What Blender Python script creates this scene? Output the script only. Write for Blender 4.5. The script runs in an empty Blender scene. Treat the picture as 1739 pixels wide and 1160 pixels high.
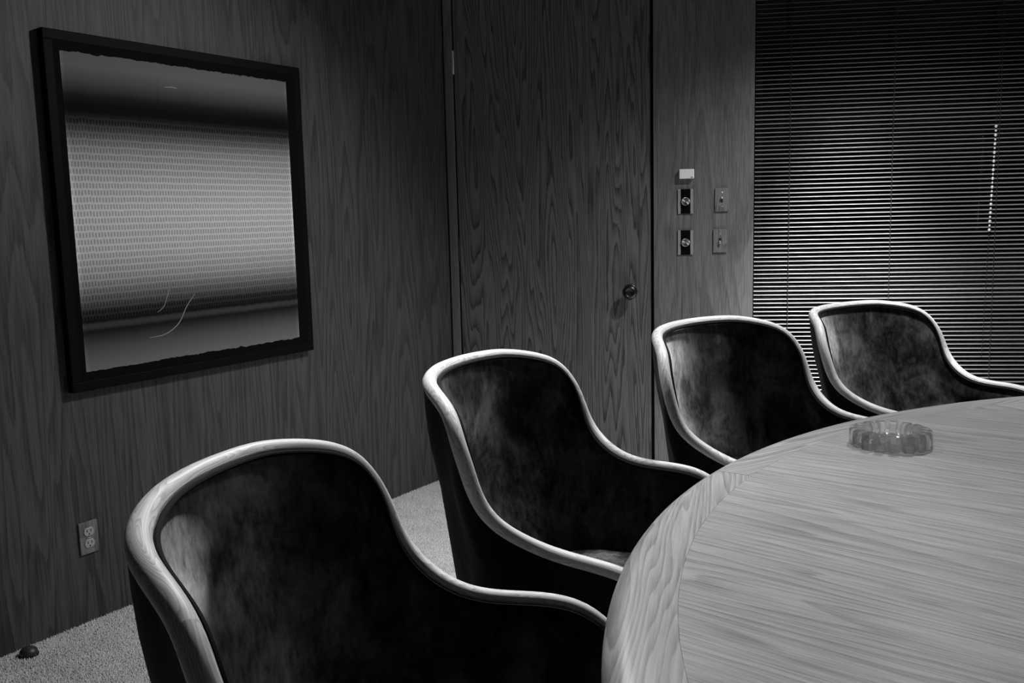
import bpy, bmesh, math, random
import numpy as np
from mathutils import Matrix, Vector

scene = bpy.context.scene
COL = scene.collection
PI = math.pi

# ------------------------------------------------------------------ camera
CAM_H = 1.22
Rx = Vector((0.99971212, -0.00317985, -0.02378144))
Dn = Vector((-0.02399309, -0.13249384, -0.99089339))
Fw = Vector((0.0, 0.99117873, -0.13253199))
cam_data = bpy.data.cameras.new('camera')
cam = bpy.data.objects.new('camera', cam_data)
COL.objects.link(cam)
cam.matrix_world = Matrix(((Rx.x, -Dn.x, -Fw.x, 0), (Rx.y, -Dn.y, -Fw.y, 0), (Rx.z, -Dn.z, -Fw.z, CAM_H), (0, 0, 0, 1)))
cam_data.sensor_width = 36.0
cam_data.lens = 1600.0 / 1739.0 * 36.0
cam_data.clip_start = 0.02
scene.camera = cam

# ------------------------------------------------------------------ world, exposure
world = bpy.data.worlds.new('night')
scene.world = world
world.use_nodes = True
world.node_tree.nodes['Background'].inputs[0].default_value = (0.004, 0.004, 0.004, 1)
world.node_tree.nodes['Background'].inputs[1].default_value = 1.0
scene.view_settings.view_transform = 'Standard'
scene.view_settings.look = 'None'
scene.view_settings.gamma = 1.0
scene.view_settings.use_curve_mapping = False
scene.view_settings.exposure = 0.2
scene.cycles.sample_clamp_indirect = 4.0

CEIL = 2.52
# recessed ceiling downlights: (x, y, watts, full cone degrees, blend, point aimed at or None for straight down)
DOWNLIGHTS = [
    (0.85, 2.95, 160.0, 100.0, 1.0, (-0.75, 2.62, 0.60)),
    (1.45, 3.05, 190.0, 134.0, 1.0, None),
    (-0.10, 2.78, 265.0, 74.0, 1.0, (-0.15, 1.25, 0.75)),  # added fill lamp, brightens the rails and inner arm of the nearest chair
    (2.30, 0.60, 250.0, 104.0, 1.0, None),
    (1.42, 3.745, 800.0, 49.0, 1.0, None),
]
def spot(x, y, w, cone, blend, aim):
    ld = bpy.data.lights.new('downlight_lamp', 'SPOT')
    ld.energy = w
    ld.spot_size = math.radians(cone)
    ld.spot_blend = blend
    ld.shadow_soft_size = 0.075
    lo = bpy.data.objects.new('downlight_lamp', ld)
    COL.objects.link(lo)
    lo.location = (x, y, CEIL - 0.03)
    if aim is not None:
        lo.rotation_euler = (Vector(aim) - Vector(lo.location)).to_track_quat('-Z', 'Y').to_euler()
    return lo
for d in DOWNLIGHTS:
    spot(*d)

# ------------------------------------------------------------------ helpers
def link(o, parent=None):
    COL.objects.link(o)
    if parent is not None:
        o.parent = parent
    return o

def tag(o, label=None, cat=None, group=None, kind=None):
    if label: o['label'] = label
    if cat: o['category'] = cat
    if group: o['group'] = group
    if kind: o['kind'] = kind
    return o

def empty(name, matrix, label=None, cat=None, group=None, kind=None):
    e = bpy.data.objects.new(name, None)
    e.empty_display_size = 0.1
    COL.objects.link(e)
    e.matrix_world = matrix
    return tag(e, label, cat, group, kind)

def mesh_from(name, verts, faces, mat, parent=None, smooth=False, uvs=None, matrix=None):
    me = bpy.data.meshes.new(name)
    me.from_pydata([tuple(v) for v in verts], [], [tuple(f) for f in faces])
    if smooth:
        me.polygons.foreach_set('use_smooth', [True] * len(me.polygons))
        me.set_sharp_from_angle(angle=math.radians(38))
    if uvs is not None:
        uvl = me.uv_layers.new(name='UVMap')
        li = np.empty(len(me.loops), dtype=np.int32)
        me.loops.foreach_get('vertex_index', li)
        uvl.data.foreach_set('uv', np.asarray(uvs, dtype=np.float32)[li].ravel())
    me.materials.append(mat)
    me.update()
    o = bpy.data.objects.new(name, me)
    link(o, parent)
    if matrix is not None:
        if parent is not None: o.matrix_local = matrix
        else: o.matrix_world = matrix
    return o

def mesh_bm(name, bm, mat, parent=None, smooth=False, matrix=None):
    me = bpy.data.meshes.new(name)
    bmesh.ops.recalc_face_normals(bm, faces=bm.faces[:])
    bm.to_mesh(me); bm.free()
    if smooth:
        me.polygons.foreach_set('use_smooth', [True] * len(me.polygons))
    me.materials.append(mat)
    o = bpy.data.objects.new(name, me)
    link(o, parent)
    if matrix is not None:
        if parent is not None: o.matrix_local = matrix
        else: o.matrix_world = matrix
    return o

def add_box(bm, x0, x1, y0, y1, z0, z1, bev=0.0, seg=2):
    r = bmesh.ops.create_cube(bm, size=1.0)
    vs = r['verts']
    for v in vs:
        v.co = Vector(((x0 + x1) / 2 + v.co.x * (x1 - x0), (y0 + y1) / 2 + v.co.y * (y1 - y0), (z0 + z1) / 2 + v.co.z * (z1 - z0)))
    if bev > 0:
        es = list({e for v in vs for e in v.link_edges})
        bmesh.ops.bevel(bm, geom=es, offset=bev, segments=seg, affect='EDGES', profile=0.5)
    return bm

def box(name, mat, parent, x0, x1, y0, y1, z0, z1, bev=0.0, matrix=None, seg=2):
    bm = bmesh.new()
    add_box(bm, x0, x1, y0, y1, z0, z1, bev, seg)
    return mesh_bm(name, bm, mat, parent, matrix=matrix)

def lathe(name, mat, parent, prof, n=32, axis='z', matrix=None, smooth=True):
    """prof: list of (radius, height)."""
    vs, fs = [], []
    for (r, h) in prof:
        for k in range(n):
            a = 2 * PI * k / n
            c, s = r * math.cos(a), r * math.sin(a)
            if axis == 'z': vs.append((c, s, h))
            else: vs.append((c, -h, s))            # 'y': height points out of a wall (towards -y)
    m = len(prof)
    for i in range(m - 1):
        for k in range(n):
            a, b = i * n + k, i * n + (k + 1) % n
            fs.append((a, b, b + n, a + n) if axis == 'z' else (a, a + n, b + n, b))
    if prof[0][0] > 1e-6: fs.append(tuple(range(n)) if axis != 'z' else tuple(reversed(range(n))))
    if prof[-1][0] > 1e-6:
        t = [(m - 1) * n + k for k in range(n)]
        fs.append(tuple(t) if axis == 'z' else tuple(reversed(t)))
    o = mesh_from(name, vs, fs, mat, parent, smooth=smooth, matrix=matrix)
    return o

def tube(name, mat, parent, pts, rad, n=8, closed=False, matrix=None):
    pts = [Vector(p) for p in pts]
    vs, fs = [], []
    up = Vector((0, 0, 1))
    N = len(pts)
    for i, p in enumerate(pts):
        t = (pts[min(i + 1, N - 1)] - pts[max(i - 1, 0)]).normalized()
        a = t.cross(up)
        if a.length < 1e-3: a = t.cross(Vector((0, 1, 0)))
        a.normalize(); b = t.cross(a)
        for k in range(n):
            an = 2 * PI * k / n
            vs.append(p + (a * math.cos(an) + b * math.sin(an)) * rad)
    for i in range(N - 1):
        for k in range(n):
            q, w = i * n + k, i * n + (k + 1) % n
            fs.append((q, w, w + n, q + n))
    fs.append(tuple(reversed(range(n)))); fs.append(tuple((N - 1) * n + k for k in range(n)))
    return mesh_from(name, vs, fs, mat, parent, smooth=True, matrix=matrix)

# ------------------------------------------------------------------ materials (all grey: the picture is black and white)
def g(v): return (v, v, v, 1)

def new_mat(name):
    m = bpy.data.materials.new(name)
    m.use_nodes = True
    nt = m.node_tree
    return m, nt, nt.nodes['Principled BSDF']

def plain(name, v, rough=0.5, metal=0.0, spec=0.5):
    m, nt, b = new_mat(name)
    b.inputs['Base Color'].default_value = g(v)
    b.inputs['Roughness'].default_value = rough
    b.inputs['Metallic'].default_value = metal
    b.inputs['Specular IOR Level'].default_value = spec
    return m

def N(nt, typ, **kw):
    n = nt.nodes.new(typ)
    for k, v in kw.items():
        setattr(n, k, v)
    return n

def math_node(nt, op, a, b=None, clamp=False):
    n = N(nt, 'ShaderNodeMath', operation=op, use_clamp=clamp)
    for i, v in enumerate((a, b)):
        if v is None: continue
        if isinstance(v, (int, float)): n.inputs[i].default_value = v
        else: nt.links.new(v, n.inputs[i])
    return n.outputs[0]

def ramp(nt, fac, stops, interp='LINEAR'):
    r = N(nt, 'ShaderNodeValToRGB')
    r.color_ramp.interpolation = interp
    el = r.color_ramp.elements
    el[0].position, el[0].color = stops[0][0], g(stops[0][1])
    el[1].position, el[1].color = stops[-1][0], g(stops[-1][1])
    for p, v in stops[1:-1]:
        e = el.new(p); e.color = g(v)
    nt.links.new(fac, r.inputs[0])
    return r.outputs[0]

def wood(name, dark, light, along, across, rings, rough=0.45, coord='Object', axis='z', warp=0.6, fibre=260.0, fibre_amt=0.35, ring_amt=0.6,
         bump=0.03, random_offset=True, spec=0.4, sharp=0.5, mottle=0.0, linear=0.0):
    """Plain-sawn veneer: growth rings are the contour lines of a noise field stretched along the grain."""
    m, nt, b = new_mat(name)
    L = nt.links
    tc = N(nt, 'ShaderNodeTexCoord')
    src = tc.outputs['UV'] if coord == 'UV' else tc.outputs['Object']
    if random_offset:
        oi = N(nt, 'ShaderNodeObjectInfo')
        sc = N(nt, 'ShaderNodeVectorMath', operation='ADD')
        cm = N(nt, 'ShaderNodeCombineXYZ')
        r1 = math_node(nt, 'MULTIPLY', oi.outputs['Random'], 37.0)
        for i in range(3): L.new(r1, cm.inputs[i])
        L.new(src, sc.inputs[0]); L.new(cm.outputs[0], sc.inputs[1])
        src = sc.outputs[0]
    def mapped(sa, sc_):
        mp = N(nt, 'ShaderNodeMapping')
        mp.inputs['Scale'].default_value = {'z': (sc_, sc_, sa), 'x': (sa, sc_, sc_)}[axis]
        L.new(src, mp.inputs['Vector'])
        return mp.outputs[0]
    n1 = N(nt, 'ShaderNodeTexNoise'); n1.inputs['Scale'].default_value = 1.0; n1.inputs['Detail'].default_value = 2.0
    n1.inputs['Roughness'].default_value = 0.45; n1.inputs['Distortion'].default_value = warp
    L.new(mapped(along, across), n1.inputs['Vector'])
    n1b = N(nt, 'ShaderNodeTexNoise'); n1b.inputs['Scale'].default_value = 1.0; n1b.inputs['Detail'].default_value = 3.0
    L.new(mapped(along * 9, across * 6), n1b.inputs['Vector'])
    wob = math_node(nt, 'MULTIPLY', n1b.outputs['Fac'], 0.035)
    fld = math_node(nt, 'ADD', n1.outputs['Fac'], wob)
    if linear:
        sx = N(nt, 'ShaderNodeSeparateXYZ'); L.new(src, sx.inputs[0])
        fld = math_node(nt, 'ADD', fld, math_node(nt, 'MULTIPLY', sx.outputs[1 if axis == 'x' else 0], linear))
    ph = math_node(nt, 'FRACT', math_node(nt, 'MULTIPLY', fld, rings))
    ring = ramp(nt, ph, [(0.0, 1.0), (sharp * 0.55, 0.9), (sharp, 0.55), (0.9, 0.0), (1.0, 1.0)], 'EASE')
    n2 = N(nt, 'ShaderNodeTexNoise'); n2.inputs['Scale'].default_value = 1.0; n2.inputs['Detail'].default_value = 3.0
    n2.inputs['Roughness'].default_value = 0.6
    L.new(mapped(fibre * 0.035, fibre), n2.inputs['Vector'])
    fib = ramp(nt, n2.outputs['Fac'], [(0.3, 0.0), (0.62, 1.0)])
    n3 = N(nt, 'ShaderNodeTexNoise'); n3.inputs['Scale'].default_value = 1.0; n3.inputs['Detail'].default_value = 2.0
    L.new(mapped(along * 0.6, across * 1.3), n3.inputs['Vector'])
    v = math_node(nt, 'ADD', math_node(nt, 'MULTIPLY', ring, ring_amt), math_node(nt, 'MULTIPLY', fib, fibre_amt))
    v = math_node(nt, 'ADD', v, math_node(nt, 'MULTIPLY', math_node(nt, 'SUBTRACT', n3.outputs['Fac'], 0.5), mottle))
    mx = N(nt, 'ShaderNodeMix', data_type='RGBA')
    L.new(math_node(nt, 'DIVIDE', v, ring_amt + fibre_amt, clamp=True), mx.inputs['Factor'])
    mx.inputs['A'].default_value = g(dark); mx.inputs['B'].default_value = g(light)
    L.new(mx.outputs['Result'], b.inputs['Base Color'])
    b.inputs['Roughness'].default_value = rough
    b.inputs['Specular IOR Level'].default_value = spec
    if bump > 0:
        bp = N(nt, 'ShaderNodeBump'); bp.inputs['Strength'].default_value = bump; bp.inputs['Distance'].default_value = 0.002
        L.new(v, bp.inputs['Height']); L.new(bp.outputs[0], b.inputs['Normal'])
    return m

M_WALL = wood('wall_veneer', 0.018, 0.075, 0.36, 6.0, 22.0, rough=0.55, ring_amt=0.6, fibre_amt=0.65, mottle=0.6, spec=0.25, warp=0.12)
M_DOOR = wood('door_veneer', 0.016, 0.155, 0.50, 8.5, 24.0, rough=0.55, ring_amt=0.75, fibre_amt=0.45, spec=0.25, warp=0.12, sharp=0.6)
M_PANEL = wood('panel_veneer', 0.065, 0.18, 0.4, 3.0, 12.0, rough=0.55, ring_amt=0.3, fibre_amt=0.6, mottle=0.3, spec=0.25)
M_TRIM = wood('trim_wood', 0.07, 0.16, 0.6, 9.0, 8.0, rough=0.5, ring_amt=0.35, fibre_amt=0.6)
M_PLATE = wood('plate_veneer', 0.06, 0.20, 2.0, 18.0, 10.0, rough=0.5, ring_amt=0.6, fibre_amt=0.5)
M_FIELD = wood('table_veneer', 0.085, 0.29, 0.5, 6.0, 18.0, rough=0.42, axis='x', ring_amt=0.45, fibre_amt=0.6, warp=0.15, fibre=320.0, mottle=0.5, random_offset=False, linear=2.2)
M_BAND = wood('table_band_oak', 0.09, 0.29, 1.1, 14.0, 12.0, rough=0.42, axis='x', ring_amt=0.65, fibre_amt=0.5, fibre=260.0, warp=0.2, linear=7.0)
M_RAIL = wood('rail_ash', 0.32, 0.60, 3.0, 22.0, 30.0, rough=0.5, spec=0.3, coord='UV', axis='x', ring_amt=0.8, fibre_amt=0.25, fibre=420.0, warp=0.25, bump=0.01)
M_BLACK = plain('black_lacquer', 0.003, 0.6, spec=0.06)
M_MOUNT = plain('black_mount', 0.003, 0.8, spec=0.05)
M_GAP = plain('dark_recess', 0.008, 0.8, spec=0.1)
M_DARKMETAL = plain('dark_metal', 0.05, 0.3, 1.0)
M_KNOB = plain('black_knob_metal', 0.008, 0.32, 0.0, 0.45)
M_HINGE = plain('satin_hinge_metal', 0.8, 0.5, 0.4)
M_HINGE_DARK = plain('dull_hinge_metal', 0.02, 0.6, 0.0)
M_SILVER = plain('brushed_plate_metal', 0.55, 0.4, 1.0)
M_WHITEBOX = plain('pale_plastic', 0.85, 0.4)
M_RECEPT = plain('ivory_plastic', 0.34, 0.45)
M_SLOT = plain('slot_black', 0.005, 0.7)
M_SCREW = plain('screw_metal', 0.8, 0.25, 1.0)
M_CEIL = plain('ceiling_paint', 0.20, 0.9)
M_PLAINWALL = plain('far_wall_paint', 0.06, 0.8)
M_RUBBER = plain('black_rubber', 0.025, 0.45)
M_CORD = plain('dark_cord', 0.012, 0.8)
M_HOLE_LIGHT = plain('hole_light_metal', 0.95, 0.3, 0.5)  # bright metal standing in for light through the slat holes
M_FRAMEMETAL = plain('dark_window_frame', 0.02, 0.4)

# venetian slats: satin enamel
M_SLAT = plain('slat_enamel', 0.10, 0.4, 0.0, 0.5)
M_SLAT.node_tree.nodes['Principled BSDF'].inputs['Metallic'].default_value = 0.1
M_SLAT.node_tree.nodes['Principled BSDF'].inputs['Base Color'].default_value = g(0.26)

def brushed():
    m, nt, b = new_mat('spun_metal')
    b.inputs['Base Color'].default_value = g(0.75)
    b.inputs['Metallic'].default_value = 1.0
    b.inputs['Roughness'].default_value = 0.32
    b.inputs['Anisotropic'].default_value = 0.9
    t = N(nt, 'ShaderNodeTangent', direction_type='RADIAL', axis='Y')
    nt.links.new(t.outputs[0], b.inputs['Tangent'])
    return m
M_SPUN = brushed()

def ribbed():
    m, nt, b = new_mat('ribbed_metal')
    tc = N(nt, 'ShaderNodeTexCoord'); w = N(nt, 'ShaderNodeTexWave'); w.bands_direction = 'X'
    w.inputs['Scale'].default_value = 75.0
    nt.links.new(tc.outputs['Object'], w.inputs['Vector'])
    nt.links.new(ramp(nt, w.outputs['Fac'], [(0.2, 0.14), (0.8, 0.62)]), b.inputs['Base Color'])
    b.inputs['Metallic'].default_value = 0.4; b.inputs['Roughness'].default_value = 0.4
    return m
M_RIB = ribbed()

def carpet():
    m, nt, b = new_mat('carpet')
    L = nt.links
    tc = N(nt, 'ShaderNodeTexCoord')
    n = N(nt, 'ShaderNodeTexNoise'); n.inputs['Scale'].default_value = 230.0; n.inputs['Detail'].default_value = 3.0
    n2 = N(nt, 'ShaderNodeTexNoise'); n2.inputs['Scale'].default_value = 9.0; n2.inputs['Detail'].default_value = 3.0
    L.new(tc.outputs['Object'], n.inputs['Vector']); L.new(tc.outputs['Object'], n2.inputs['Vector'])
    v = math_node(nt, 'ADD', math_node(nt, 'MULTIPLY', n.outputs['Fac'], 0.7), math_node(nt, 'MULTIPLY', n2.outputs['Fac'], 0.3))
    L.new(ramp(nt, v, [(0.32, 0.36), (0.68, 0.70)]), b.inputs['Base Color'])
    b.inputs['Roughness'].default_value = 0.95; b.inputs['Specular IOR Level'].default_value = 0.1
    bp = N(nt, 'ShaderNodeBump'); bp.inputs['Strength'].default_value = 0.6; bp.inputs['Distance'].default_value = 0.004
    L.new(n.outputs['Fac'], bp.inputs['Height']); L.new(bp.outputs[0], b.inputs['Normal'])
    return m
M_CARPET = carpet()

def velvet(name, lo, hi, sheen):
    """Crushed nap: brushed one way it is paler, the other way darker."""
    m, nt, b = new_mat(name)
    L = nt.links
    tc = N(nt, 'ShaderNodeTexCoord'); oi = N(nt, 'ShaderNodeObjectInfo')
    add = N(nt, 'ShaderNodeVectorMath', operation='ADD'); cm = N(nt, 'ShaderNodeCombineXYZ')
    r1 = math_node(nt, 'MULTIPLY', oi.outputs['Random'], 23.0)
    for i in range(3): L.new(r1, cm.inputs[i])
    L.new(tc.outputs['Object'], add.inputs[0]); L.new(cm.outputs[0], add.inputs[1])
    mp = N(nt, 'ShaderNodeMapping'); mp.inputs['Scale'].default_value = (8.0, 8.0, 6.5); L.new(add.outputs[0], mp.inputs['Vector'])
    n1 = N(nt, 'ShaderNodeTexNoise'); n1.inputs['Scale'].default_value = 1.0; n1.inputs['Detail'].default_value = 6.0
    n1.inputs['Roughness'].default_value = 0.68; n1.inputs['Distortion'].default_value = 0.35; n1.inputs['Detail'].default_value = 8.0
    L.new(mp.outputs[0], n1.inputs['Vector'])
    mp2 = N(nt, 'ShaderNodeMapping'); mp2.inputs['Scale'].default_value = (90.0, 90.0, 45.0); L.new(add.outputs[0], mp2.inputs['Vector'])
    n2 = N(nt, 'ShaderNodeTexNoise'); n2.inputs['Scale'].default_value = 1.0; n2.inputs['Detail'].default_value = 3.0
    L.new(mp2.outputs[0], n2.inputs['Vector'])
    v = math_node(nt, 'ADD', math_node(nt, 'MULTIPLY', n1.outputs['Fac'], 0.8), math_node(nt, 'MULTIPLY', n2.outputs['Fac'], 0.2))
    L.new(ramp(nt, v, [(0.42, lo), (0.5, (lo + hi) * 0.3), (0.62, hi)]), b.inputs['Base Color'])
    b.inputs['Roughness'].default_value = 0.9; b.inputs['Specular IOR Level'].default_value = 0.1
    sh_ = N(nt, 'ShaderNodeBsdfSheen', distribution='ASHIKHMIN')
    sh_.inputs['Roughness'].default_value = 0.35
    L.new(ramp(nt, v, [(0.40, sheen * 0.2), (0.62, sheen)]), sh_.inputs['Color'])
    ad = N(nt, 'ShaderNodeAddShader'); out = nt.nodes['Material Output']
    L.new(b.outputs[0], ad.inputs[0]); L.new(sh_.outputs[0], ad.inputs[1]); L.new(ad.outputs[0], out.inputs['Surface'])
    bp = N(nt, 'ShaderNodeBump'); bp.inputs['Strength'].default_value = 0.12; bp.inputs['Distance'].default_value = 0.01
    L.new(v, bp.inputs['Height']); L.new(bp.outputs[0], b.inputs['Normal']); L.new(bp.outputs[0], sh_.inputs['Normal'])
    return m
M_VELVET = velvet('velvet_nap', 0.005, 0.095, 0.7)
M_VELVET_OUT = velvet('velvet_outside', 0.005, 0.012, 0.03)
M_PIPING = plain('piping_cloth', 0.006, 0.9, spec=0.1)

def glass_mat(name, rough=0.0, ior=1.5):
    m, nt, b = new_mat(name)
    b.inputs['Base Color'].default_value = g(1.0)
    b.inputs['Roughness'].default_value = rough
    b.inputs['IOR'].default_value = ior
    b.inputs['Transmission Weight'].default_value = 1.0
    tr = N(nt, 'ShaderNodeBsdfTransparent'); tr.inputs[0].default_value = g(0.97)
    mx = N(nt, 'ShaderNodeMixShader'); mx.inputs[0].default_value = 0.72
    nt.links.new(tr.outputs[0], mx.inputs[1]); nt.links.new(b.outputs[0], mx.inputs[2])
    nt.links.new(mx.outputs[0], nt.nodes['Material Output'].inputs['Surface'])
    return m
M_GLASS = glass_mat('clear_glass', 0.07, 1.45)
M_WINGLASS = plain('dark_window_glass', 0.004, 0.08)

# ------------------------------------------------------------------ the room
K = Vector((-0.2794, 4.3992, 0.0))                      # corner of picture wall and door wall
dL = Vector((-math.sin(math.radians(33.2)), -math.cos(math.radians(33.2)), 0))
dB = Vector((math.sin(math.radians(98.66)), math.cos(math.radians(98.66)), 0))
def frame(origin, xdir):
    a = math.atan2(xdir.y, xdir.x)
    return Matrix.Translation(origin) @ Matrix.Rotation(a, 4, 'Z')
WL = frame(K, -dL)      # picture wall: local x runs to the viewer's right and ends at 0 in the corner, y into the wall
WB = frame(K, dB)       # door and window wall: local x runs to the right from the corner
DOOR_TOP = 2.36
WIN0, WIN1, WINZ0, WINZ1 = 1.374, 4.05, 0.06, 2.44

# floor
A_ = K + dL * 7.2; B_ = K + dB * 5.0; C_ = Vector((4.3, -2.6, 0))
poly = [K, B_, C_, A_]
floor = mesh_from('floor', [(p.x, p.y, 0) for p in poly] + [(p.x, p.y, -0.06) for p in poly],
                  [(3, 2, 1, 0), (4, 5, 6, 7)] + [(i, (i + 1) % 4, 4 + (i + 1) % 4, 4 + i) for i in range(4)], M_CARPET)
tag(floor, 'pale grey cut-pile carpet covering the floor', None, None, 'structure')
ceil = mesh_from('ceiling', [(p.x, p.y, CEIL) for p in poly] + [(p.x, p.y, CEIL + 0.06) for p in poly],
                 [(0, 1, 2, 3), (7, 6, 5, 4)] + [(i, 4 + i, 4 + (i + 1) % 4, (i + 1) % 4) for i in range(4)], M_CEIL)
tag(ceil, 'plain ceiling above the table', None, None, 'structure')

w = box('wall_left', M_WALL, None, -7.2, 0.0, 0.0, 0.1, 0.0, CEIL, matrix=WL)
tag(w, 'dark oak veneer wall that carries the picture', None, None, 'structure')

def struct_box(name, mat, x0, x1, y0, y1, z0, z1, label, bev=0.0, M=WB):
    return tag(box(name, mat, None, x0, x1, y0, y1, z0, z1, bev, matrix=M), label, None, None, 'structure')

bm = bmesh.new()
add_box(bm, 0.962, WIN0, 0.0, 0.10, 0.0, CEIL)                       # panel between door and blind
add_box(bm, 0.0, 0.962, 0.0, 0.10, DOOR_TOP + 0.03, CEIL)            # over the door
add_box(bm, WIN0, WIN1, 0.0, 0.10, WINZ1, CEIL)                      # over the window
add_box(bm, WIN0, WIN1, 0.0, 0.10, 0.0, WINZ0)                       # under the window
add_box(bm, WIN1, 5.0, 0.0, 0.10, 0.0, CEIL)
add_box(bm, -0.05, 0.962, 0.075, 0.10, 0.0, DOOR_TOP + 0.03)         # closing piece behind the door
wb = mesh_bm('wall_back', bm, M_PANEL, None, matrix=WB)
tag(wb, 'dark veneer wall panel between door and window blind', None, None, 'structure')

R_ = frame(B_, (C_ - B_).normalized()); lr = (C_ - B_).length
tag(box('wall_right', M_PLAINWALL, None, 0, lr, 0, 0.1, 0, CEIL, matrix=R_), 'plain dark wall to the right of the table', None, None, 'structure')
Q_ = frame(C_, (A_ - C_).normalized()); lq = (A_ - C_).length
tag(box('wall_rear', M_PLAINWALL, None, 0, lq, 0, 0.1, 0, CEIL, matrix=Q_), 'plain dark wall behind the camera', None, None, 'structure')

# door frame and door
struct_box('trim_1', M_TRIM, 0.004, 0.040, -0.012, 0.074, 0.0, DOOR_TOP + 0.03, 'narrow oak door casing in the corner by the hinges', 0.002)
struct_box('trim_2', M_TRIM, 0.938, 0.964, -0.010, 0.074, 0.0, DOOR_TOP + 0.03, 'narrow oak door casing beside the switches', 0.002)
struct_box('trim_3', M_TRIM, 0.040, 0.938, -0.010, 0.074, DOOR_TOP + 0.004, DOOR_TOP + 0.03, 'oak door casing over the door', 0.002)
struct_box('trim_4', M_GAP, 0.9275, 0.9345, 0.012, 0.074, 0.0, DOOR_TOP, 'thin dark door stop strip in the gap beside the door')
door = empty('door_1', WB @ Matrix.Translation((0.047, 0.004, 0.008)), 'tall flush oak veneer door with round black knob', None, None, 'structure')
box('door_leaf', M_DOOR, door, 0.0, 0.878, 0.0, 0.042, 0.0, DOOR_TOP - 0.01, 0.0015)
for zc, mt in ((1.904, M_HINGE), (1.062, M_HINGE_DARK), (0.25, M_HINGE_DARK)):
    h = lathe('hinge', mt, door, [(0.0, -0.052), (0.003, -0.052), (0.0042, -0.049), (0.0042, 0.049), (0.003, 0.052), (0.0, 0.052)], 12,
              matrix=Matrix.Translation((-0.0035, -0.004, zc)))
kn = lathe('door_knob', M_KNOB, door,
           [(0.033, 0.0), (0.033, 0.004), (0.029, 0.008), (0.013, 0.010), (0.0115, 0.026), (0.019, 0.031), (0.029, 0.040), (0.0325, 0.050), (0.0315, 0.058),
            (0.026, 0.064), (0.020, 0.0665), (0.0175, 0.0645), (0.0, 0.0625)], 40, 'y', matrix=Matrix.Translation((0.785, 0.0, 0.857)))
box('latch_plate', M_SLOT, door, 0.8775, 0.8800, -0.0008, 0.03, 0.82, 0.885)

# window, glass and blind
win = empty('window_1', WB @ Matrix.Translation((WIN0, 0.0, WINZ0)), 'tall window dark at night behind the blind', None, None, 'structure')
ww, wh = WIN1 - WIN0, WINZ1 - WINZ0
box('window_frame', M_FRAMEMETAL, win, 0, 0.04, 0.07, 0.10, 0, wh)
box('window_frame', M_FRAMEMETAL, win, ww - 0.04, ww, 0.07, 0.10, 0, wh)
box('window_frame', M_FRAMEMETAL, win, 0.04, ww - 0.04, 0.07, 0.10, 0, 0.04)
box('window_frame', M_FRAMEMETAL, win, 0.04, ww - 0.04, 0.07, 0.10, wh - 0.04, wh)
box('pane', M_WINGLASS, win, 0.04, ww - 0.04, 0.082, 0.088, 0.04, wh - 0.04)

BL0, BL1 = 0.006, 1.95          # along the window
blind = empty('venetian_blind', WB @ Matrix.Translation((WIN0, 0.030, WINZ0)), 'dark metal venetian blind with narrow tilted slats covering the window', 'blind')
PITCH, SW, TILT = 0.0187, 0.025, math.radians(15.5)
def slat_mesh():
    vs, fs = [], []
    n = 6
    for k in range(n + 1):
        u = k / n - 0.5
        crown = 0.0011 * (1 - (2 * u) ** 2)
        y = u * SW * math.cos(TILT) - crown * math.sin(TILT)
        z = u * SW * math.sin(TILT) + crown * math.cos(TILT)
        vs += [(BL0, y, z), (BL1, y, z)]
    m = len(vs)
    vs += [(x, y, z - 0.0004) for (x, y, z) in vs]
    for k in range(n):
        a = 2 * k
        fs.append((a, a + 1, a + 3, a + 2)); fs.append((m + a, m + a + 2, m + a + 3, m + a + 1))
    fs += [(0, m, m + 1, 1), (2 * n, 2 * n + 1, m + 2 * n + 1, m + 2 * n)]
    me = bpy.data.meshes.new('slat'); me.from_pydata(vs, [], fs)
    me.polygons.foreach_set('use_smooth', [True] * len(me.polygons)); me.materials.append(M_SLAT); me.update()
    return me
sm = slat_mesh()
rnd = random.Random(4)
nsl = int((wh - 0.09) / PITCH)
for i in range(nsl):
    o = bpy.data.objects.new('slat', sm); link(o, blind)
    o.location = (0, 0, 0.035 + i * PITCH + rnd.uniform(-0.0004, 0.0004))
    o.rotation_euler = (math.radians(rnd.gauss(0, 0.7) + (9 if i in (39, 41) else 0)), 0, 0)
box('headrail', M_SLAT, blind, BL0, BL1, -0.014, 0.014, wh - 0.045, wh - 0.005, 0.002)
box('bottom_rail', M_SLAT, blind, BL0, BL1, -0.012, 0.012, 0.008, 0.02, 0.002)
for i in range(4):
    x = 1.528 - WIN0 + 0.428 * i
    for y in (-0.0135, 0.0135):
        tube('ladder_cord', M_CORD, blind, [(x, y, 0.02), (x, y, wh - 0.04)], 0.0016, 6)
pc = tube('hole_light_cord', M_CORD, blind, [(2.384 - WIN0 - 0.006, -0.020, wh - 0.04), (2.374 - WIN0 - 0.006, -0.020, 1.54 - WINZ0), (2.364 - WIN0 - 0.006, -0.020, 1.10 - WINZ0), (2.355 - WIN0 - 0.006, -0.020, 0.5)], 0.0009, 6)  # added cord that carries the stand-in light dots
def hole_light_bead_mesh(r):
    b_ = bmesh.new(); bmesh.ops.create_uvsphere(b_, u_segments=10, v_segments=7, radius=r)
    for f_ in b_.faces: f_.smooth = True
    me = bpy.data.meshes.new('hole_light_bead'); b_.to_mesh(me); b_.free(); me.materials.append(M_HOLE_LIGHT); return me
big, small = hole_light_bead_mesh(0.0066), hole_light_bead_mesh(0.0048)  # added beads in place of light dots through the slat holes
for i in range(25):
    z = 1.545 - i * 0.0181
    o = bpy.data.objects.new('hole_light_bead', big if i % 2 == 0 else small); link(o, pc)
    o.location = (2.374 - WIN0 - 0.006 - (1.545 - z) * 0.0225, -0.021, z - WINZ0)

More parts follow.
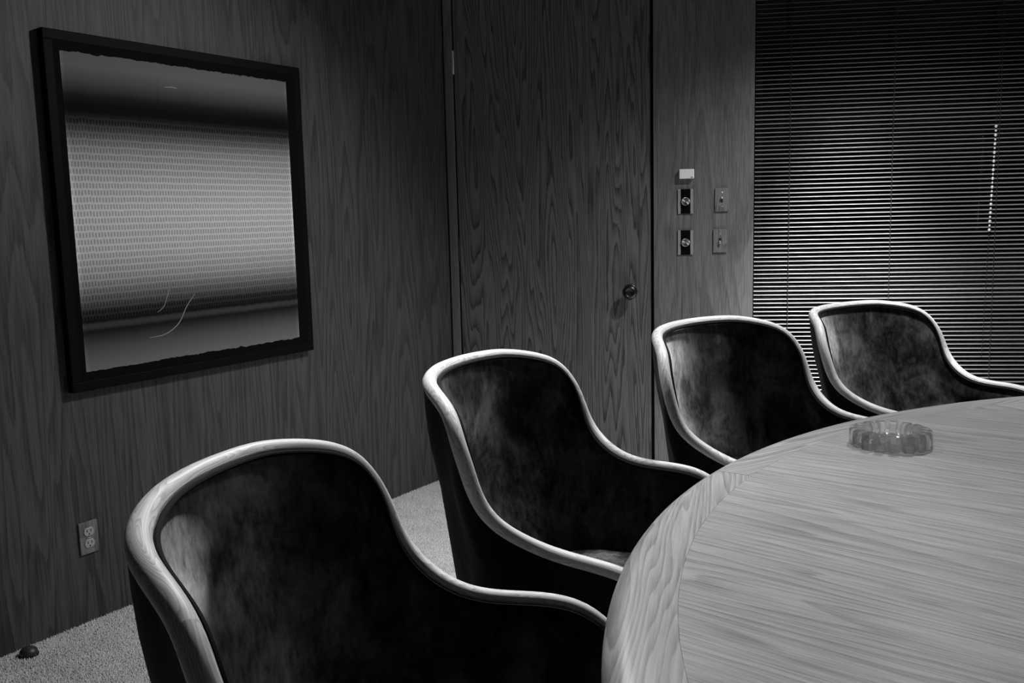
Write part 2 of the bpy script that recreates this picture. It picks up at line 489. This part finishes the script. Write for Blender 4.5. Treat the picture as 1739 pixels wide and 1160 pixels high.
# ------------------------------------------------------------------ wall fittings
def on_back(t, z): return WB @ Matrix.Translation((t, 0.0, z))
def on_left(t, z): return WL @ Matrix.Translation((-t, 0.0, z))

th = empty('thermostat', on_back(1.083, 1.384), 'small pale rectangular thermostat box above the dimmers', 'thermostat')
bm = bmesh.new(); add_box(bm, -0.0325, 0.0325, -0.026, 0.0, -0.0205, 0.0205, 0.003)
mesh_bm('case', bm, M_WHITEBOX, th)
box('lever', M_SLOT, th, 0.018, 0.027, -0.028, -0.0255, -0.0175, -0.0145)
box('cover_ridge', M_WHITEBOX, th, -0.026, 0.018, -0.0272, -0.0255, -0.010, -0.006)

def dimmer(z, label):
    e = empty('dimmer_switch', on_back(1.0785, z), label, 'dimmer', 'rotary dimmers beside the door')
    box('backplate', M_MOUNT, e, -0.0215, 0.0215, -0.006, 0.0, -0.0545, 0.0545, 0.001)
    box('side_strip', M_RIB, e, -0.0335, -0.0215, -0.007, 0.0, -0.054, 0.054, 0.001)
    box('side_strip', M_RIB, e, 0.0215, 0.0335, -0.007, 0.0, -0.054, 0.054, 0.001)
    lathe('dial', M_SPUN, e, [(0.0185, 0.006), (0.0185, 0.016), (0.0175, 0.0178), (0.016, 0.0183), (0.0, 0.0176)], 40, 'y', smooth=False)
    return e
dimmer(1.2635, 'black dimmer with bright round dial directly below the thermostat')
dimmer(1.082, 'black dimmer with bright round dial, the lower of the two')

def toggle(t, z, up, label):
    e = empty('toggle_switch', on_back(t, z), label, 'switch', 'wood faced switches beside the blind')
    box('faceplate', M_PLATE, e, -0.0295, 0.0295, -0.0085, 0.0, -0.051, 0.051, 0.0012)
    box('toggle_slot', M_SLOT, e, -0.005, 0.005, -0.0092, -0.008, -0.012, 0.012)
    o = box('toggle_lever', M_SCREW if up else M_RECEPT, e, -0.0036, 0.0036, -0.024, -0.006, -0.0045, 0.0045, 0.0012)
    o.matrix_local = Matrix.Rotation(math.radians(-24 if up else 24), 4, 'X')
    for s in (-1, 1):
        lathe('screw', M_SCREW, e, [(0.0036, 0.008), (0.0036, 0.0095), (0.002, 0.0102), (0.0, 0.0103)], 12, 'y', matrix=Matrix.Translation((0, 0, s * 0.030)))
    return e
toggle(1.2365, 1.267, True, 'wood-veneered toggle switch plate, the upper one nearest the blind')
toggle(1.2295, 1.0865, False, 'wood-veneered toggle switch plate, the lower one nearest the blind')

ou = empty('wall_outlet', on_left(1.9045, 0.268), 'wood-faced double power outlet low on the picture wall', 'outlet')
box('faceplate', M_PLATE, ou, -0.031, 0.031, -0.006, 0.0, -0.0505, 0.0505, 0.0015)
def recept(zc):
    bm = bmesh.new()
    vs = []
    for k in range(28):
        a = 2 * PI * k / 28
        vs.append((0.0165 * math.cos(a), max(-0.0128, min(0.0128, 0.0165 * math.sin(a)))))
    ring0 = [bm.verts.new((x, -0.004, z)) for x, z in vs]; ring1 = [bm.verts.new((x, -0.0075, z)) for x, z in vs]
    ring2 = [bm.verts.new((x * 0.93, -0.0082, z * 0.93)) for x, z in vs]
    for ra, rb in ((ring0, ring1), (ring1, ring2)):
        for k in range(28): bm.faces.new((ra[k], ra[(k + 1) % 28], rb[(k + 1) % 28], rb[k]))
    bm.faces.new(ring2)
    r = mesh_bm('receptacle', bm, M_RECEPT, ou, matrix=Matrix.Translation((0, 0, zc)))
    for dx, hh in ((-0.0062, 0.0042), (0.0062, 0.0036)):
        box('socket_slot', M_SLOT, r, dx - 0.0013, dx + 0.0013, -0.0086, -0.0078, 0.0035 - hh, 0.0035 + hh)
    lathe('ground_hole', M_SLOT, r, [(0.0024, 0.0078), (0.0024, 0.0086), (0.0, 0.0087)], 12, 'y', matrix=Matrix.Translation((0, 0, -0.0072)))
recept(0.0185); recept(-0.0185)
lathe('screw', M_SCREW, ou, [(0.003, 0.005), (0.003, 0.007), (0.0, 0.0078)], 12, 'y')

# ------------------------------------------------------------------ framed print
PX0, PX1, PZ0, PZ1 = -1.930, -0.931, 0.724, 1.782          # outer frame in wall coordinates
IX0, IX1, IZ0, IZ1 = -1.882, -1.004, 0.782, 1.724          # sheet
pcx, pcz = (PX0 + PX1) / 2, (PZ0 + PZ1) / 2
pic = empty('framed_print', WL @ Matrix.Translation((pcx, 0, PZ0)), 'large square abstract print of a grey ribbed roll in a wide black frame', 'picture')
def px(v): return v - pcx
def pz(v): return v - PZ0
FD = 0.029
FWd = 0.030
box('frame_rail', M_BLACK, pic, px(PX0), px(PX1), -FD, -0.002, pz(PZ1) - FWd, pz(PZ1), 0.0025)
box('frame_rail', M_BLACK, pic, px(PX0), px(PX1), -FD, -0.002, 0.0, FWd, 0.0025)
box('frame_stile', M_BLACK, pic, px(PX0), px(PX0) + FWd, -FD - 0.0004, -0.002, FWd, pz(PZ1) - FWd, 0.0025)
box('frame_stile', M_BLACK, pic, px(PX1) - FWd, px(PX1), -FD - 0.0004, -0.002, FWd, pz(PZ1) - FWd, 0.0025)
box('mount_board', M_MOUNT, pic, px(PX0) + 0.02, px(PX1) - 0.02, -FD + 0.0006, -0.004, 0.02, pz(PZ1) - 0.02)

def print_mat():
    m, nt, b = new_mat('print_ink')
    L = nt.links
    tc = N(nt, 'ShaderNodeTexCoord'); sx = N(nt, 'ShaderNodeSeparateXYZ'); L.new(tc.outputs['UV'], sx.inputs[0])
    u, v = sx.outputs[0], sx.outputs[1]
    # tonal profile of the printed roll from bottom (0) to top (1)
    base = ramp(nt, v, [(0.0, 0.15), (0.06, 0.09), (0.115, 0.022), (0.128, 0.010), (0.140, 0.045), (0.150, 0.045), (0.158, 0.005), (0.19, 0.018),
                        (0.24, 0.14), (0.30, 0.36), (0.38, 0.52), (0.50, 0.56), (0.60, 0.48), (0.70, 0.30), (0.755, 0.10), (0.79, 0.018), (0.82, 0.005),
                        (0.845, 0.006), (0.87, 0.014), (0.92, 0.075), (0.96, 0.125), (1.0, 0.12)])
    # rows of short upright dashes
    nz = N(nt, 'ShaderNodeTexNoise'); nz.inputs['Scale'].default_value = 60.0; nz.inputs['Detail'].default_value = 2.0; L.new(tc.outputs['UV'], nz.inputs['Vector'])
    jit = math_node(nt, 'MULTIPLY', math_node(nt, 'SUBTRACT', nz.outputs['Fac'], 0.5), 0.35)
    rowv = math_node(nt, 'MULTIPLY', v, 45.0); row = math_node(nt, 'FLOOR', rowv)
    fr = math_node(nt, 'FRACT', math_node(nt, 'ADD', rowv, math_node(nt, 'MULTIPLY', jit, 0.4)))
    colu = math_node(nt, 'ADD', math_node(nt, 'MULTIPLY', u, 84.0), math_node(nt, 'MULTIPLY', row, 0.37))
    fc = math_node(nt, 'FRACT', math_node(nt, 'ADD', colu, jit))
    mr = ramp(nt, fr, [(0.0, 0.0), (0.14, 0.0), (0.26, 1.0), (0.86, 1.0), (0.98, 0.0)])
    mc = ramp(nt, fc, [(0.0, 0.0), (0.22, 0.05), (0.42, 1.0), (0.78, 1.0), (1.0, 0.05)])
    mark = math_node(nt, 'MULTIPLY', mr, mc)
    inside = ramp(nt, v, [(0.0, 0.0), (0.158, 0.0), (0.17, 1.0), (0.80, 1.0), (0.82, 0.0), (1.0, 0.0)])
    mark = math_node(nt, 'MULTIPLY', mark, inside)
    # dashes are darker, the ground between them a little paler
    dk = math_node(nt, 'SUBTRACT', 1.0, math_node(nt, 'MULTIPLY', mark, 0.42))
    gl = math_node(nt, 'MULTIPLY', math_node(nt, 'MULTIPLY', math_node(nt, 'SUBTRACT', 1.0, mark), inside), 0.013)
    val = math_node(nt, 'ADD', math_node(nt, 'MULTIPLY', base, dk), gl)
    # pale left and right edges of the roll
    ed = math_node(nt, 'ABSOLUTE', math_node(nt, 'SUBTRACT', u, 0.5))
    eg = math_node(nt, 'MULTIPLY', ramp(nt, ed, [(0.0, 0.0), (0.485, 0.0), (0.498, 1.0), (1.0, 1.0)]), math_node(nt, 'MULTIPLY', base, 0.35))
    val = math_node(nt, 'ADD', val, eg)
    n2 = N(nt, 'ShaderNodeTexNoise'); n2.inputs['Scale'].default_value = 320.0; L.new(tc.outputs['UV'], n2.inputs['Vector'])
    val = math_node(nt, 'MULTIPLY', val, math_node(nt, 'ADD', 0.72, math_node(nt, 'MULTIPLY', n2.outputs['Fac'], 0.56)))
    cb = N(nt, 'ShaderNodeCombineColor')
    for i in range(3): L.new(val, cb.inputs[i])
    L.new(cb.outputs[0], b.inputs['Base Color'])
    b.inputs['Roughness'].default_value = 0.8; b.inputs['Specular IOR Level'].default_value = 0.03
    return m
M_PRINT = print_mat()
def sheet():
    r = random.Random(11)
    n = 120
    vs, fs, uv = [], [], []
    x0, x1, z0, z1 = px(IX0), px(IX1), pz(IZ0), pz(IZ1)
    jt, jb = 0.0, 0.0
    for i in range(n + 1):
        f = i / n
        jt = jt * 0.6 + r.gauss(0, 0.0011); jb = jb * 0.6 + r.gauss(0, 0.0011)
        x = x0 + (x1 - x0) * f
        zb, zt = z0 + jb, z1 + jt
        for (z, vv) in ((zb, (zb - z0) / (z1 - z0)), (zt, (zt - z0) / (z1 - z0))):
            for y in (-FD - 0.0005, -FD + 0.0008):
                vs.append((x, y, z)); uv.append((f, min(max(vv, 0), 1)))
    for i in range(n):
        a = 4 * i; b_ = a + 4
        fs.append((a, b_, b_ + 2, a + 2)); fs.append((a + 1, a + 3, b_ + 3, b_ + 1))
        fs.append((a, a + 1, b_ + 1, b_)); fs.append((a + 2, b_ + 2, b_ + 3, a + 3))
    fs.append((0, 2, 3, 1)); e = 4 * n; fs.append((e, e + 1, e + 3, e + 2))
    return mesh_from('print_sheet', vs, fs, M_PRINT, pic, uvs=uv)
sh = sheet()
M_STROKE = plain('pale_stroke', 0.22, 0.7)
def stroke(pts, rad):
    """a flat pale strip lying on the sheet; pts in sheet fractions"""
    P = [Vector((px(IX0) + a * (IX1 - IX0), -FD - 0.0006, pz(IZ0) + b_ * (IZ1 - IZ0))) for a, b_ in pts]
    vs, fs = [], []
    Q = []
    for i in range(len(P) - 1):
        p0, p1, p2, p3 = P[max(i - 1, 0)], P[i], P[i + 1], P[min(i + 2, len(P) - 1)]
        for k in range(6):
            t = k / 6
            Q.append(0.5 * ((2 * p1) + (p2 - p0) * t + (2 * p0 - 5 * p1 + 4 * p2 - p3) * t * t + (3 * p1 - p0 - 3 * p2 + p3) * t ** 3))
    Q.append(P[-1])
    for i, q in enumerate(Q):
        t = (Q[min(i + 1, len(Q) - 1)] - Q[max(i - 1, 0)]).normalized()
        nrm = Vector((t.z, 0, -t.x)) * rad * (1 - 0.6 * abs(2 * i / (len(Q) - 1) - 1) ** 2)
        vs += [q - nrm, q + nrm, q - nrm + Vector((0, -0.0006, 0)), q + nrm + Vector((0, -0.0006, 0))]
    for i in range(len(Q) - 1):
        a = 4 * i
        fs += [(a + 2, a + 3, a + 7, a + 6), (a, a + 2, a + 6, a + 4), (a + 1, a + 5, a + 7, a + 3)]
    mesh_from('pale_stroke', vs, fs, M_STROKE, sh)
stroke([(0.26, 0.082), (0.33, 0.088), (0.39, 0.12), (0.43, 0.175), (0.47, 0.215)], 0.0016)
stroke([(0.30, 0.165), (0.33, 0.185), (0.355, 0.235), (0.365, 0.275)], 0.0012)
stroke([(0.40, 0.925), (0.43, 0.928), (0.455, 0.925)], 0.0014)

# ------------------------------------------------------------------ door stop on the carpet
ds = empty('door_stop', Matrix.Translation((-1.409, 2.568, 0.0)) @ Matrix.Rotation(math.radians(30), 4, 'Z'), 'small dark domed rubber door stop on the carpet by the wall', 'door stop')
prof = [(0.024, 0.0), (0.025, 0.006), (0.023, 0.014), (0.017, 0.020), (0.008, 0.0235), (0.0, 0.0245)]
lathe('dome', M_RUBBER, ds, prof, 28, matrix=Matrix.Translation((0, 0, 0.003)))
lathe('base_ring', M_DARKMETAL, ds, [(0.0255, 0.0), (0.027, 0.001), (0.027, 0.005), (0.0252, 0.006)], 28)

# ------------------------------------------------------------------ round table
TC = Vector((1.668, 0.837, 0.0)); TZ, TR, TI = 0.735, 1.585, 1.496
tbl = empty('conference_table', Matrix.Translation(TC), 'very large round oak conference table with a curved edge band', 'table')
NSEG = 8
joint = math.radians(145.5)
def band_segment(k):
    a0 = joint + 2 * PI * k / NSEG + 0.0004; a1 = joint + 2 * PI * (k + 1) / NSEG - 0.0004
    am = (a0 + a1) / 2
    prof = [(TI + 0.0002, TZ - 0.045), (TI + 0.0002, TZ), (TR - 0.034, TZ)]
    for i in range(1, 9):
        th_ = PI / 2 * i / 8
        prof.append((TR - 0.034 + 0.034 * math.sin(th_), TZ - 0.026 + 0.026 * math.cos(th_)))
    for i in range(1, 6):
        th_ = PI / 2 * i / 5
        prof.append((TR - 0.03 + 0.03 * math.cos(th_), TZ - 0.026 - 0.03 * math.sin(th_)))
    prof.append((TI + 0.0002, TZ - 0.056))
    M = Matrix.Translation((math.cos(am) * TR, math.sin(am) * TR, 0)) @ Matrix.Rotation(am + PI / 2, 4, 'Z')
    Mi = M.inverted()
    n, m = 36, len(prof)
    vs, fs = [], []
    for i in range(n + 1):
        a = a0 + (a1 - a0) * i / n
        for (r, z) in prof: vs.append(Mi @ Vector((r * math.cos(a), r * math.sin(a), z)))
    for i in range(n):
        for j in range(m):
            p, q = i * m + j, i * m + (j + 1) % m
            fs.append((p, p + m, q + m, q))
    fs.append(tuple(range(m))); fs.append(tuple(reversed([n * m + j for j in range(m)])))
    o = mesh_from('edge_band', vs, fs, M_BAND, tbl, smooth=True, matrix=M)
    return o
for k in range(NSEG): band_segment(k)
lathe('top_panel', M_FIELD, tbl, [(0.0, TZ - 0.045), (TI, TZ - 0.045), (TI, TZ), (0.0, TZ)], 160, matrix=Matrix.Rotation(math.radians(-40.5), 4, 'Z'), smooth=False)
lathe('pedestal', M_BAND, tbl, [(0.62, 0.04), (0.62, TZ - 0.046)], 64, smooth=True)
lathe('plinth', M_BLACK, tbl, [(0.56, 0.0), (0.56, 0.04)], 64)

# ------------------------------------------------------------------ ashtray
def ashtray():
    nl, per = 17, 24
    n = nl * per
    R0, R1 = 0.0805, 0.050            # outer lobe radius, inner well radius
    Hh = 0.034
    vs, fs = [], []
    def lobe(a):                     # 1 on a post, 0 in a groove between posts
        c = math.cos(nl * a)
        return max(0.0, min(1.0, 0.5 + 3.0 * (c + 0.45)))
    prof = []
    for i in range(n):
        a = 2 * PI * i / n
        l = lobe(a)
        ro = R0 - 0.012 * (1 - l); ri = R1 + 0.004 * (1 - l)
        top = Hh - 0.014 * (1 - l)
        ring = [(0.0008, 0.0), (0.05, 0.0), (ro - 0.002, 0.0), (ro, 0.003), (ro, top - 0.006), (ro - 0.0012, top - 0.0025), (ro - 0.004, top - 0.0003), (ro - 0.008, top), (ri + 0.007, top), (ri + 0.003, top - 0.001), (ri, top - 0.005),
                (ri - 0.003, 0.014), (ri - 0.008, 0.0105), (0.02, 0.010), (0.0008, 0.010)]
        for (r, z) in ring: vs.append((r * math.cos(a), r * math.sin(a), z))
    m = len(ring)
    for i in range(n):
        for j in range(m - 1):
            p, q = i * m + j, ((i + 1) % n) * m + j
            fs.append((p, q, q + 1, p + 1))
    fs.append(tuple(reversed([i * m for i in range(n)]))); fs.append(tuple(i * m + m - 1 for i in range(n)))
    o = mesh_from('ashtray', vs, fs, M_GLASS, smooth=True)
    o.matrix_world = Matrix.Translation((0.772, 1.888, TZ + 0.0003))
    tag(o, 'round clear glass ashtray with a ring of upright posts, on the table', 'ashtray')
    bm = bmesh.new(); bm.from_mesh(o.data); bmesh.ops.recalc_face_normals(bm, faces=bm.faces[:]); bm.to_mesh(o.data); bm.free()
    return o
ashtray()

# ------------------------------------------------------------------ tub chairs
HALF = np.array([[0, 0, .905], [.1108, .0171, .9052], [.2124, .0586, .8997], [.2978, .1336, .8715], [.3417, .1774, .8061],
                 [.3435, .2225, .7028], [.3174, .3198, .6416], [.3343, .4738, .6196], [.3356, .5516, .5553], [.330, .566, .470], [.318, .562, .395]])
def catmull(P, n=14):
    Q = np.vstack([2 * P[0] - P[1], P, 2 * P[-1] - P[-2]])
    out = []
    t = np.linspace(0, 1, n, endpoint=False)[:, None]
    for k in range(1, len(Q) - 2):
        p0, p1, p2, p3 = Q[k - 1:k + 3]
        out.append(.5 * ((2 * p1) + (-p0 + p2) * t + (2 * p0 - 5 * p1 + 4 * p2 - p3) * t ** 2 + (-p0 + 3 * p1 - 3 * p2 + p3) * t ** 3))
    out.append(Q[-2:-1])
    return np.vstack(out)
NH = len(HALF) - 1
FULL = np.vstack([HALF[:0:-1] * [-1, 1, 1], HALF])
curve = catmull(FULL)
par = np.linspace(-NH, NH, len(curve))
for _ in range(14):                                       # ease small kinks of the control polygon
    curve[1:-1] = curve[1:-1] * 0.5 + (curve[:-2] + curve[2:]) * 0.25
curve = (curve + curve[::-1] * [-1, 1, 1]) / 2
arc = np.r_[0, np.cumsum(np.linalg.norm(np.diff(curve, axis=0), axis=1))]
NR = 200
sa = np.linspace(0, arc[-1], NR + 1)
RIM = np.stack([np.interp(sa, arc, curve[:, i]) for i in range(3)], 1)
PAR = np.interp(sa, arc, par)
TAN = np.gradient(RIM, axis=0); TAN /= np.linalg.norm(TAN, axis=1)[:, None]
SEAT_Z = 0.40
_u = np.linspace(-1, 1, 401)                                # smooth U plan of the seat well
_pl = np.c_[np.sign(_u) * .252 * np.minimum(1, np.abs(np.sin(np.clip(np.abs(_u) / .62, 0, 1) * PI / 2)) ** .9),
            np.where(np.abs(_u) < .62, .12 + .16 * (1 - np.cos(np.clip(np.abs(_u) / .62, 0, 1) * PI / 2)), .28 + (np.abs(_u) - .62) / .38 * .25)]
_pa = np.r_[0, np.cumsum(np.linalg.norm(np.diff(_pl, axis=0), axis=1))]
_w = np.abs(np.linspace(-1, 1, NR + 1)); _f = 0.5 + 0.5 * np.linspace(-1, 1, NR + 1)
BOT = np.c_[np.interp(_f * _pa[-1], _pa, _pl[:, 0]), np.interp(_f * _pa[-1], _pa, _pl[:, 1]), np.full(NR + 1, SEAT_Z)]
OUTB = np.c_[RIM[:, 0] * .72, .085 + RIM[:, 1] * .78, np.full(NR + 1, 0.17)]
DWN = BOT - RIM; DWN[:, 2] -= 0.15
DWN -= (DWN * TAN).sum(1)[:, None] * TAN
DWN /= np.linalg.norm(DWN, axis=1)[:, None]
NIN = np.cross(TAN, DWN)
cen = np.array([0, .36, .6]) - RIM
sgn = np.sign((NIN * cen).sum(1)); NIN *= sgn[:, None]
for _ in range(60):
    NIN[1:-1] = NIN[1:-1] * .5 + (NIN[:-2] + NIN[2:]) * .25
NIN -= (NIN * TAN).sum(1)[:, None] * TAN
NIN /= np.linalg.norm(NIN, axis=1)[:, None]
DW2 = np.cross(NIN, TAN); DWN = DW2 * np.sign((DW2 * DWN).sum(1))[:, None]

def chair_meshes():
    out = {}
    # rail: three pieces of ash with visible joints
    n = 16
    def rail(i0, i1):
        vs, fs, uv = [], [], []
        for i in range(i0, i1 + 1):
            for k in range(n + 1):
                a = 2 * PI * k / n
                vs.append(RIM[i] + NIN[i] * (0.0140 * math.cos(a)) + DWN[i] * (0.0130 * math.sin(a)))
                uv.append((sa[i], 0.1 * k / n))
        for i in range(i1 - i0):
            for k in range(n):
                p = i * (n + 1) + k
                fs.append((p, p + 1, p + n + 2, p + n + 1))
        fs.append(tuple(reversed(range(n)))); fs.append(tuple((i1 - i0) * (n + 1) + k for k in range(n)))
        return vs, fs, uv
    j0 = int(np.argmin(np.abs(PAR + 3.05))); j1 = int(np.argmin(np.abs(PAR - 3.05)))
    out['top_rail'] = rail(j0, j1)
    out['arm_rail_a'] = rail(0, j0); out['arm_rail_b'] = rail(j1, NR)
    # inner upholstery: from the rail down to the seat
    NV = 22
    vs, fs = [], []
    P0 = RIM + NIN * 0.0115 + DWN * 0.004
    for i in range(NR + 1):
        for j in range(NV + 1):
            u = j / NV
            w_ = u ** 1.5
            p = np.array([P0[i][0] * (1 - w_) + BOT[i][0] * w_, P0[i][1] * (1 - w_) + BOT[i][1] * w_, P0[i][2] * (1 - u) + BOT[i][2] * u])
            roll = 0.009 * math.sin(min(u * 9, PI)) if u * 9 < PI else 0.0
            p = p + NIN[i] * roll
            vs.append(p)
    for i in range(NR):
        for j in range(NV):
            a = i * (NV + 1) + j
            fs.append((a, a + 1, a + NV + 2, a + NV + 1))
    out['inner'] = (vs, fs)
    # outer shell down to a smaller base, with closing underside
    vs, fs = [], []
    P1 = RIM - NIN * 0.0130 + DWN * 0.0035
    NV2 = 18
    for i in range(NR + 1):
        for j in range(NV2 + 1):
            u = j / NV2
            p = P1[i] * (1 - u) + OUTB[i] * u
            p = p - NIN[i] * 0.006 * math.sin(min(u * 12, PI)) * (u * 12 < PI)
            vs.append(p)
    for i in range(NR):
        for j in range(NV2):
            a = i * (NV2 + 1) + j
            fs.append((a, a + NV2 + 1, a + NV2 + 2, a + 1))
    base = [i * (NV2 + 1) + NV2 for i in range(NR + 1)]
    fs.append(tuple(base))
    # arm fronts: close between inner and outer skins at both ends
    off = len(vs)
    for e in (0, NR):
        col = [vs[e * (NV2 + 1) + j] for j in range(NV2 + 1)]
        inn = [P0[e] * (1 - j / NV2) + np.array([BOT[e][0], BOT[e][1], 0.17]) * (j / NV2) for j in range(NV2 + 1)]
        b0 = len(vs)
        vs += col + inn
        for j in range(NV2): fs.append((b0 + j, b0 + j + 1, b0 + NV2 + 2 + j, b0 + NV2 + 1 + j))
    out['outer'] = (vs, fs)
    # piping beside the rail
    vs, fs = [], []
    m = 8
    PP = RIM + NIN * 0.0165 + DWN * 0.0070
    for i in range(NR + 1):
        for k in range(m):
            a = 2 * PI * k / m
            vs.append(PP[i] + (NIN[i] * math.cos(a) + DWN[i] * math.sin(a)) * 0.0036)
    for i in range(NR):
        for k in range(m):
            p, q = i * m + k, i * m + (k + 1) % m
            fs.append((p, q, q + m, p + m))
    out['piping'] = (vs, fs)
    # seat cushion: domed pad filling the tub
    sel = range(0, NR + 1, 4)
    plan = [(BOT[i][0] * 0.995, BOT[i][1] * 0.99 + 0.003) for i in sel]
    plan += [(0.18, 0.575), (0.06, 0.59), (-0.06, 0.59), (-0.18, 0.575)]
    cx_, cy_ = 0.0, 0.36
    vs, fs = [], []
    lev = [(1.0, 0.33), (1.0, 0.405), (0.985, 0.430), (0.95, 0.444), (0.85, 0.455), (0.6, 0.463), (0.3, 0.466)]
    for f, z in lev:
        for (x, y) in plan: vs.append((cx_ + (x - cx_) * f, cy_ + (y - cy_) * f, z))
    m = len(plan)
    for i in range(len(lev) - 1):
        for k in range(m):
            p, q = i * m + k, i * m + (k + 1) % m
            fs.append((p, q, q + m, p + m))
    fs.append(tuple(reversed(range(m)))); fs.append(tuple((len(lev) - 1) * m + k for k in range(m)))
    out['seat'] = (vs, fs)
    return out
CM = chair_meshes()

def build_chair():
    root = bpy.data.objects.new('tub_armchair', None); COL.objects.link(root)
    def part(name, key, mat, parent=root):
        d = CM[key]
        o = mesh_from(name, d[0], d[1], mat, parent, smooth=True, uvs=d[2] if len(d) > 2 else None)
        b_ = bmesh.new(); b_.from_mesh(o.data)
        bmesh.ops.recalc_face_normals(b_, faces=b_.faces[:]); b_.to_mesh(o.data); b_.free()
        return o
    upper = []
    sh_ = part('outer_shell', 'outer', M_VELVET_OUT)
    inn = part('inner_upholstery', 'inner', M_VELVET)
    upper += [sh_, inn]
    part('piping', 'piping', M_PIPING, inn)
    for key, nm in (('top_rail', 'top_rail'), ('arm_rail_a', 'arm_rail'), ('arm_rail_b', 'arm_rail')):
        upper.append(part(nm, key, M_RAIL))
    upper.append(part('seat_cushion', 'seat', M_VELVET))
    lathe('pedestal', M_DARKMETAL, root, [(0.028, 0.07), (0.028, 0.165), (0.11, 0.168), (0.11, 0.172)], 24, matrix=Matrix.Translation((0, 0.32, 0)))
    for k in range(4):
        a = PI / 4 + k * PI / 2
        c, s = math.cos(a), math.sin(a)
        bm_ = bmesh.new(); add_box(bm_, 0.0, 0.27, -0.02, 0.02, 0.052, 0.085, 0.006)
        mesh_bm('leg', bm_, M_DARKMETAL, root, matrix=Matrix.Translation((0, 0.32, 0)) @ Matrix.Rotation(a, 4, 'Z'))
        lathe('caster', M_RUBBER, root, [(0.0, -0.012), (0.02, -0.012), (0.026, -0.008), (0.026, 0.008), (0.02, 0.012), (0.0, 0.012)], 20,
              matrix=Matrix.Translation((c * 0.25, 0.32 + s * 0.25, 0.026)) @ Matrix.Rotation(a, 4, 'Z') @ Matrix.Rotation(PI / 2, 4, 'X'))
    return root, upper

def copy_tree(o, parent=None):
    c = o.copy(); COL.objects.link(c); c.parent = parent
    for ch in list(o.children):
        copy_tree(ch, c)
    return c

POSES = [(-0.4159, 1.0936, -0.0541, -0.4777), (-0.1428, 1.9769, -0.3534, -0.5817), (0.4678, 2.600, -0.753, -1.0367), (1.081, 3.094, -0.8777, 2.4011)]
CH_LABELS = ['dark velvet tub armchair with pale ash rail, nearest the camera and the wall outlet',
             'dark velvet tub armchair with pale ash rail, standing before the door',
             'dark velvet tub armchair with pale ash rail, standing below the dimmers and switches',
             'dark velvet tub armchair with pale ash rail, farthest away, right in front of the blind']
proto, upper = build_chair()
UPPER = {'outer_shell', 'inner_upholstery', 'top_rail', 'arm_rail', 'seat_cushion'}
PIV = Vector((0, .28, .42))
chairs = [proto] + [copy_tree(proto) for _ in range(3)]
for o, (x, y, a, tl), lab in zip(chairs, POSES, CH_LABELS):
    o.matrix_world = Matrix.Translation((x, y, 0)) @ Matrix.Rotation(a - PI / 2, 4, 'Z')
    tag(o, lab, 'chair', 'tub armchairs around the table')
    T = Matrix.Translation(PIV) @ Matrix.Rotation(math.radians(tl), 4, 'X') @ Matrix.Translation(-PIV)
    for ch in o.children:
        if ch.name.split('.')[0] in UPPER:
            ch.matrix_local = T

# ------------------------------------------------------------------ ceiling fixtures
DL_LABELS = ['round recessed ceiling downlight angled towards the picture', 'round recessed ceiling downlight over the farthest chair',
             'added fill downlight in the ceiling angled towards the nearest chair', 'round recessed ceiling downlight over the right half of the table',
             'round recessed ceiling downlight close to the window blind']
for (x, y, *_), lab in zip(DOWNLIGHTS, DL_LABELS):
    e = empty('recessed_downlight', Matrix.Translation((x, y, CEIL)), lab, 'downlight', 'recessed downlights')
    lathe('trim_ring', M_SILVER, e, [(0.075, 0.0), (0.09, 0.0), (0.09, -0.004), (0.075, -0.006), (0.072, -0.002)], 32, smooth=False)

# ------------------------------------------------------------------ carpet pile where the bare floor shows
def pile():
    rng = np.random.default_rng(3)
    sp = 0.0055
    U, V = np.meshgrid(np.arange(0.05, 2.45, sp), np.arange(0.002, 0.75, sp), indexing='ij')
    U = U.ravel() + rng.uniform(-.5, .5, U.size) * sp; V = V.ravel() + rng.uniform(-.45, .5, V.size) * sp
    V = np.maximum(V, 0.0042)
    P = np.c_[-U, -V]
    n = len(P)
    h = rng.uniform(.004, .0085, n); r = rng.uniform(.002, .0032, n); a = rng.uniform(0, 2 * PI, n)
    tip = np.c_[P + rng.normal(0, .0012, (n, 2)), h]
    vs = [np.c_[P + np.c_[np.cos(a + k * 2 * PI / 3), np.sin(a + k * 2 * PI / 3)] * r[:, None], np.zeros(n)] for k in range(3)] + [tip]
    vs = np.stack(vs, 1).reshape(-1, 3)
    b0 = np.arange(n) * 4
    fs = np.stack([np.stack([b0, b0 + 1, b0 + 3], 1), np.stack([b0 + 1, b0 + 2, b0 + 3], 1), np.stack([b0 + 2, b0, b0 + 3], 1)], 1).reshape(-1, 3)
    me = bpy.data.meshes.new('carpet_pile')
    me.vertices.add(len(vs)); me.vertices.foreach_set('co', vs.astype(np.float32).ravel())
    me.loops.add(fs.size); me.loops.foreach_set('vertex_index', fs.astype(np.int32).ravel())
    me.polygons.add(len(fs)); me.polygons.foreach_set('loop_start', np.arange(0, fs.size, 3, dtype=np.int32))
    me.polygons.foreach_set('loop_total', np.full(len(fs), 3, dtype=np.int32))
    me.update(calc_edges=True); me.materials.append(M_CARPET)
    o = bpy.data.objects.new('carpet_pile', me); link(o); o.matrix_world = WL
    tag(o, 'short tufted carpet pile along the foot of the picture wall', 'carpet', None, 'stuff')
pile()
